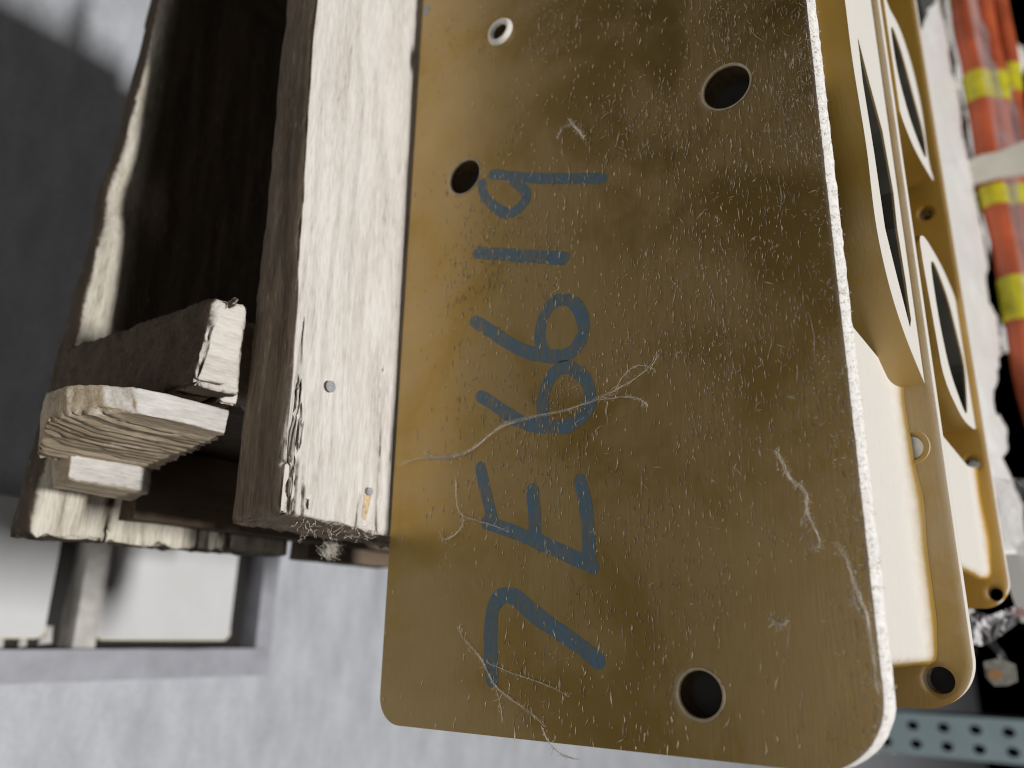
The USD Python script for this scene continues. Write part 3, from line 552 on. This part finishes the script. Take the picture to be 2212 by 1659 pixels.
# ================================================================== dust, lint and cobwebs
def flecks(nf, y, region, dens, scale, seed):
    r = np.random.default_rng(seed); ms_v, ms_f, k = [], [], 0
    while k < nf:
        x, z = r.uniform(region[0], region[1]), r.uniform(region[2], region[3])
        if r.uniform() > dens(x, z): continue
        L = scale * r.lognormal(0, 0.5); w = 0.00016 * r.lognormal(0, 0.4); a = r.normal(-0.04, 0.13)
        if r.uniform() < 0.12: a = r.uniform(0, math.pi)
        d = np.array([math.cos(a), 0, math.sin(a)]); n_ = np.array([-math.sin(a), 0, math.cos(a)]); c = np.array([x, y, z]); h = r.uniform(0.0001, 0.0004)
        bend = n_ * L * r.normal(0, 0.12)
        v = [c - d * L, c + bend + n_ * w, c + bend - n_ * w, c + d * L, c + bend - np.array([0, h, 0])]
        b = len(ms_v) ; ms_v += v; ms_f += [(b, b + 4, b + 1), (b, b + 2, b + 4), (b + 3, b + 1, b + 4), (b + 3, b + 4, b + 2)]; k += 1
    return trimesh.Trimesh(ms_v, ms_f, process=False)
inside = shapely.prepared.prep(out.buffer(-0.001))
def dens(x, z):
    if not inside.contains(Point(x, z)): return 0
    t = np.clip((z - 0.02) / 0.19, 0, 1); u = np.clip((0.11 - x) / 0.28, 0, 1)
    cl = float(fbm(np.array([[x * 22, 0, z * 22]]), 3, 4)[0])
    return (0.10 + 0.55 * t * (0.35 + 1.0 * u)) * np.clip((cl - 0.33) * 3.6, 0.06, 1.4) * np.clip((z - 0.004) / 0.035, 0.25, 1)
tag(obj('lint_specks', flecks(7000, -0.00015, (-0.31, 0.119, 0.002, 0.215), dens, 0.00135, 3), M_LINT, smooth=False), 'pale lint and dust specks clinging to the front mustard panel', 'dust', kind='stuff')

def curves(name, strands, widths, material, label, cat_):
    pts, cnt, wd = [], [], []
    for s, w in zip(strands, widths): pts.append(s); cnt.append(len(s)); wd.append(np.full(len(s), w))
    c = UsdGeom.BasisCurves.Define(stage, '/World/' + numbered('/World', name))
    c.CreateTypeAttr('linear'); c.CreatePointsAttr(Vt.Vec3fArray.FromNumpy(np.vstack(pts).astype(np.float32))); c.CreateCurveVertexCountsAttr(cnt)
    c.CreateWidthsAttr(Vt.FloatArray.FromNumpy(np.concatenate(wd).astype(np.float32))); c.SetWidthsInterpolation('vertex')
    UsdShade.MaterialBindingAPI.Apply(c.GetPrim()).Bind(material)
    return tag(c.GetPrim(), label, cat_)
def web(paths, seed, n=24, spread=0.0013, fuzz=80):
    r = np.random.default_rng(seed); S, Wd = [], []
    for path, wgt in paths:
        q = spline(ats(path, 1, -0.0012), 60)
        for k in range(max(2, int(n * wgt))):
            ph = r.uniform(0, 100, 3); t = np.linspace(0, 1, 60)
            off = np.stack([fbm(np.c_[t * 9 + ph[i], np.full(60, k * 3.1), np.full(60, i * 7.0)], 3, seed) - 0.5 for i in range(3)], 1) * 2 * spread * wgt
            off[:, 1] = off[:, 1] * 0.6
            a, b = sorted(r.uniform(0, 1, 2)); a, b = (0, 1) if k < 3 else (a, b)
            i0, i1 = int(a * 59), max(int(b * 59), int(a * 59) + 6)
            S.append((q + off)[i0:i1 + 1]); Wd.append(r.uniform(0.00003, 0.00010))
        for k in range(int(fuzz * wgt)):
            p0 = q[r.integers(0, 60)]; d = r.normal(0, 1, 3) * np.array([1.2, 0.2, 1]); d /= np.linalg.norm(d); L = r.uniform(0.0005, 0.003)
            tt = np.linspace(0, 1, 6)[:, None]; S.append(p0 + d * L * tt + r.normal(0, 0.0002, (6, 3)) * tt * np.array([1, 0.3, 1])); Wd.append(r.uniform(0.00004, 0.00009))
    S = [np.where(np.arange(3) == 1, np.minimum(s, -0.0003), s) for s in S]
    return S, Wd
WEBS = [
 ('long dusty cobweb strand crossing the second 6', [([(868, 1003), (920, 990), (975, 985), (1030, 962), (1070, 930), (1125, 906), (1200, 891), (1290, 862), (1340, 838), (1385, 808), (1418, 762)], 1.1), ([(1290, 862), (1345, 858), (1390, 868), (1400, 880)], 0.5), ([(1330, 840), (1380, 790), (1415, 800)], 0.4), ([(915, 975), (960, 990), (1010, 975)], 0.7)], 1),
 ('thin curled cobweb left of the letter E', [([(984, 1035), (985, 1075), (994, 1108), (1022, 1122), (1050, 1130), (1100, 1150)], 0.45), ([(998, 1110), (1000, 1130), (985, 1152), (958, 1164), (950, 1150)], 0.5)], 2),
 ('cobweb across the foot of the digit 7', [([(990, 1352), (1005, 1385), (1040, 1425), (1062, 1470), (1105, 1512), (1150, 1545), (1178, 1568)], 0.7), ([(1050, 1430), (1110, 1455), (1180, 1480), (1230, 1505)], 0.35), ([(1062, 1470), (1080, 1520), (1085, 1560)], 0.3), ([(1170, 1570), (1200, 1620), (1250, 1640)], 0.6)], 3),
 ('tangled cobweb right of the letter E', [([(1672, 972), (1690, 1000), (1712, 1040), (1738, 1062), (1742, 1090), (1733, 1128)], 0.9), ([(1742, 1090), (1755, 1130), (1768, 1180), (1740, 1182)], 0.6)], 4),
 ('ragged cobweb down the panel edge by the rounded corner', [([(1805, 1172), (1830, 1218), (1845, 1262), (1868, 1318), (1880, 1370), (1888, 1430), (1897, 1500)], 0.9), ([(1845, 1262), (1850, 1310), (1880, 1345)], 0.5)], 5),
 ('small lint tuft between the upper holes', [([(1228, 258), (1245, 278), (1262, 300)], 0.9), ([(1205, 300), (1222, 272), (1240, 268)], 0.5)], 6),
 ('small lint tuft left of the lower bolt hole rim', [([(1665, 1335), (1685, 1348), (1705, 1340)], 0.7)], 7)]
WEBS[6] = ('small lint tuft above the lower right hole', WEBS[6][1], 7)
for lab_, paths, sd in WEBS: curves('cobweb', *web(paths, sd), M_WEB, lab_, 'cobweb')
# fibres standing off the dusty top arris
r = np.random.default_rng(12); S, Wd = [], []
for k in range(800):
    x = r.uniform(-0.25, 0.105); z = ZT + 0.0006 if x < 0.095 else ZT - (x - 0.095) ** 2 * 20
    p0 = np.array([x, r.uniform(-0.0008, 0.004), z + r.normal(0, 0.0006)]); d = np.array([r.normal(0, 1), r.normal(-0.5, 0.6), r.normal(0.1, 0.8)]); d /= np.linalg.norm(d)
    tt = np.linspace(0, 1, 5)[:, None]; S.append(p0 + d * r.uniform(0.0005, 0.0018) * tt + r.normal(0, 0.00025, (5, 3)) * tt); Wd.append(r.uniform(0.00006, 0.00015))
for k in range(600):
    x = r.uniform(-0.25, 0.112); z = ZT - abs(r.normal(0, 0.006)) - 0.0005
    p0 = np.array([x, -0.0003, z]); d = np.array([r.normal(0, 1), -abs(r.normal(0, 0.15)), r.normal(0, 0.6)]); d /= np.linalg.norm(d)
    tt = np.linspace(0, 1, 5)[:, None]; S.append(p0 + d * r.uniform(0.0006, 0.002) * tt + r.normal(0, 0.0002, (5, 3)) * tt); Wd.append(r.uniform(0.00005, 0.00013))
tag(curves('lint_fibres', S, Wd, M_WEB, 'fine pale fibres bristling along the front panel top edge', 'lint'), kind='stuff')
# cottony cocoon under the deck board end
c0 = at(713, 1184, 0, AX1 + 0.004); r = np.random.default_rng(5); S, Wd = [], []
for k in range(150):
    u = r.normal(0, 1, 3); u /= np.linalg.norm(u); p0 = c0 + u * np.array([0.0052, 0.0058, 0.005]) * r.uniform(0.2, 1.0) + np.array([0.0012, 0, 0.001]); d = r.normal(0, 1, 3); d /= np.linalg.norm(d)
    a = np.linspace(-1, 1, 9)[:, None]; e = np.cross(d, u)
    S.append(p0 + d * a * r.uniform(0.0012, 0.0042) + e * (a ** 2) * r.normal(0, 0.0016)); Wd.append(r.uniform(0.00006, 0.00016))
for k in range(90):
    p0 = at(r.uniform(640, 810), r.uniform(1125, 1165), 0, AX1 + 0.003); d = r.normal(0, 1, 3); d /= np.linalg.norm(d); a = np.linspace(0, 1, 6)[:, None]
    S.append(p0 + d * a * r.uniform(0.001, 0.005) + r.normal(0, 0.0003, (6, 3)) * a); Wd.append(r.uniform(0.00006, 0.00015))
tag(curves('cocoon', S, Wd, M_WEB, 'cottony round spider cocoon under the frayed deck board end', 'cocoon'), kind='stuff')
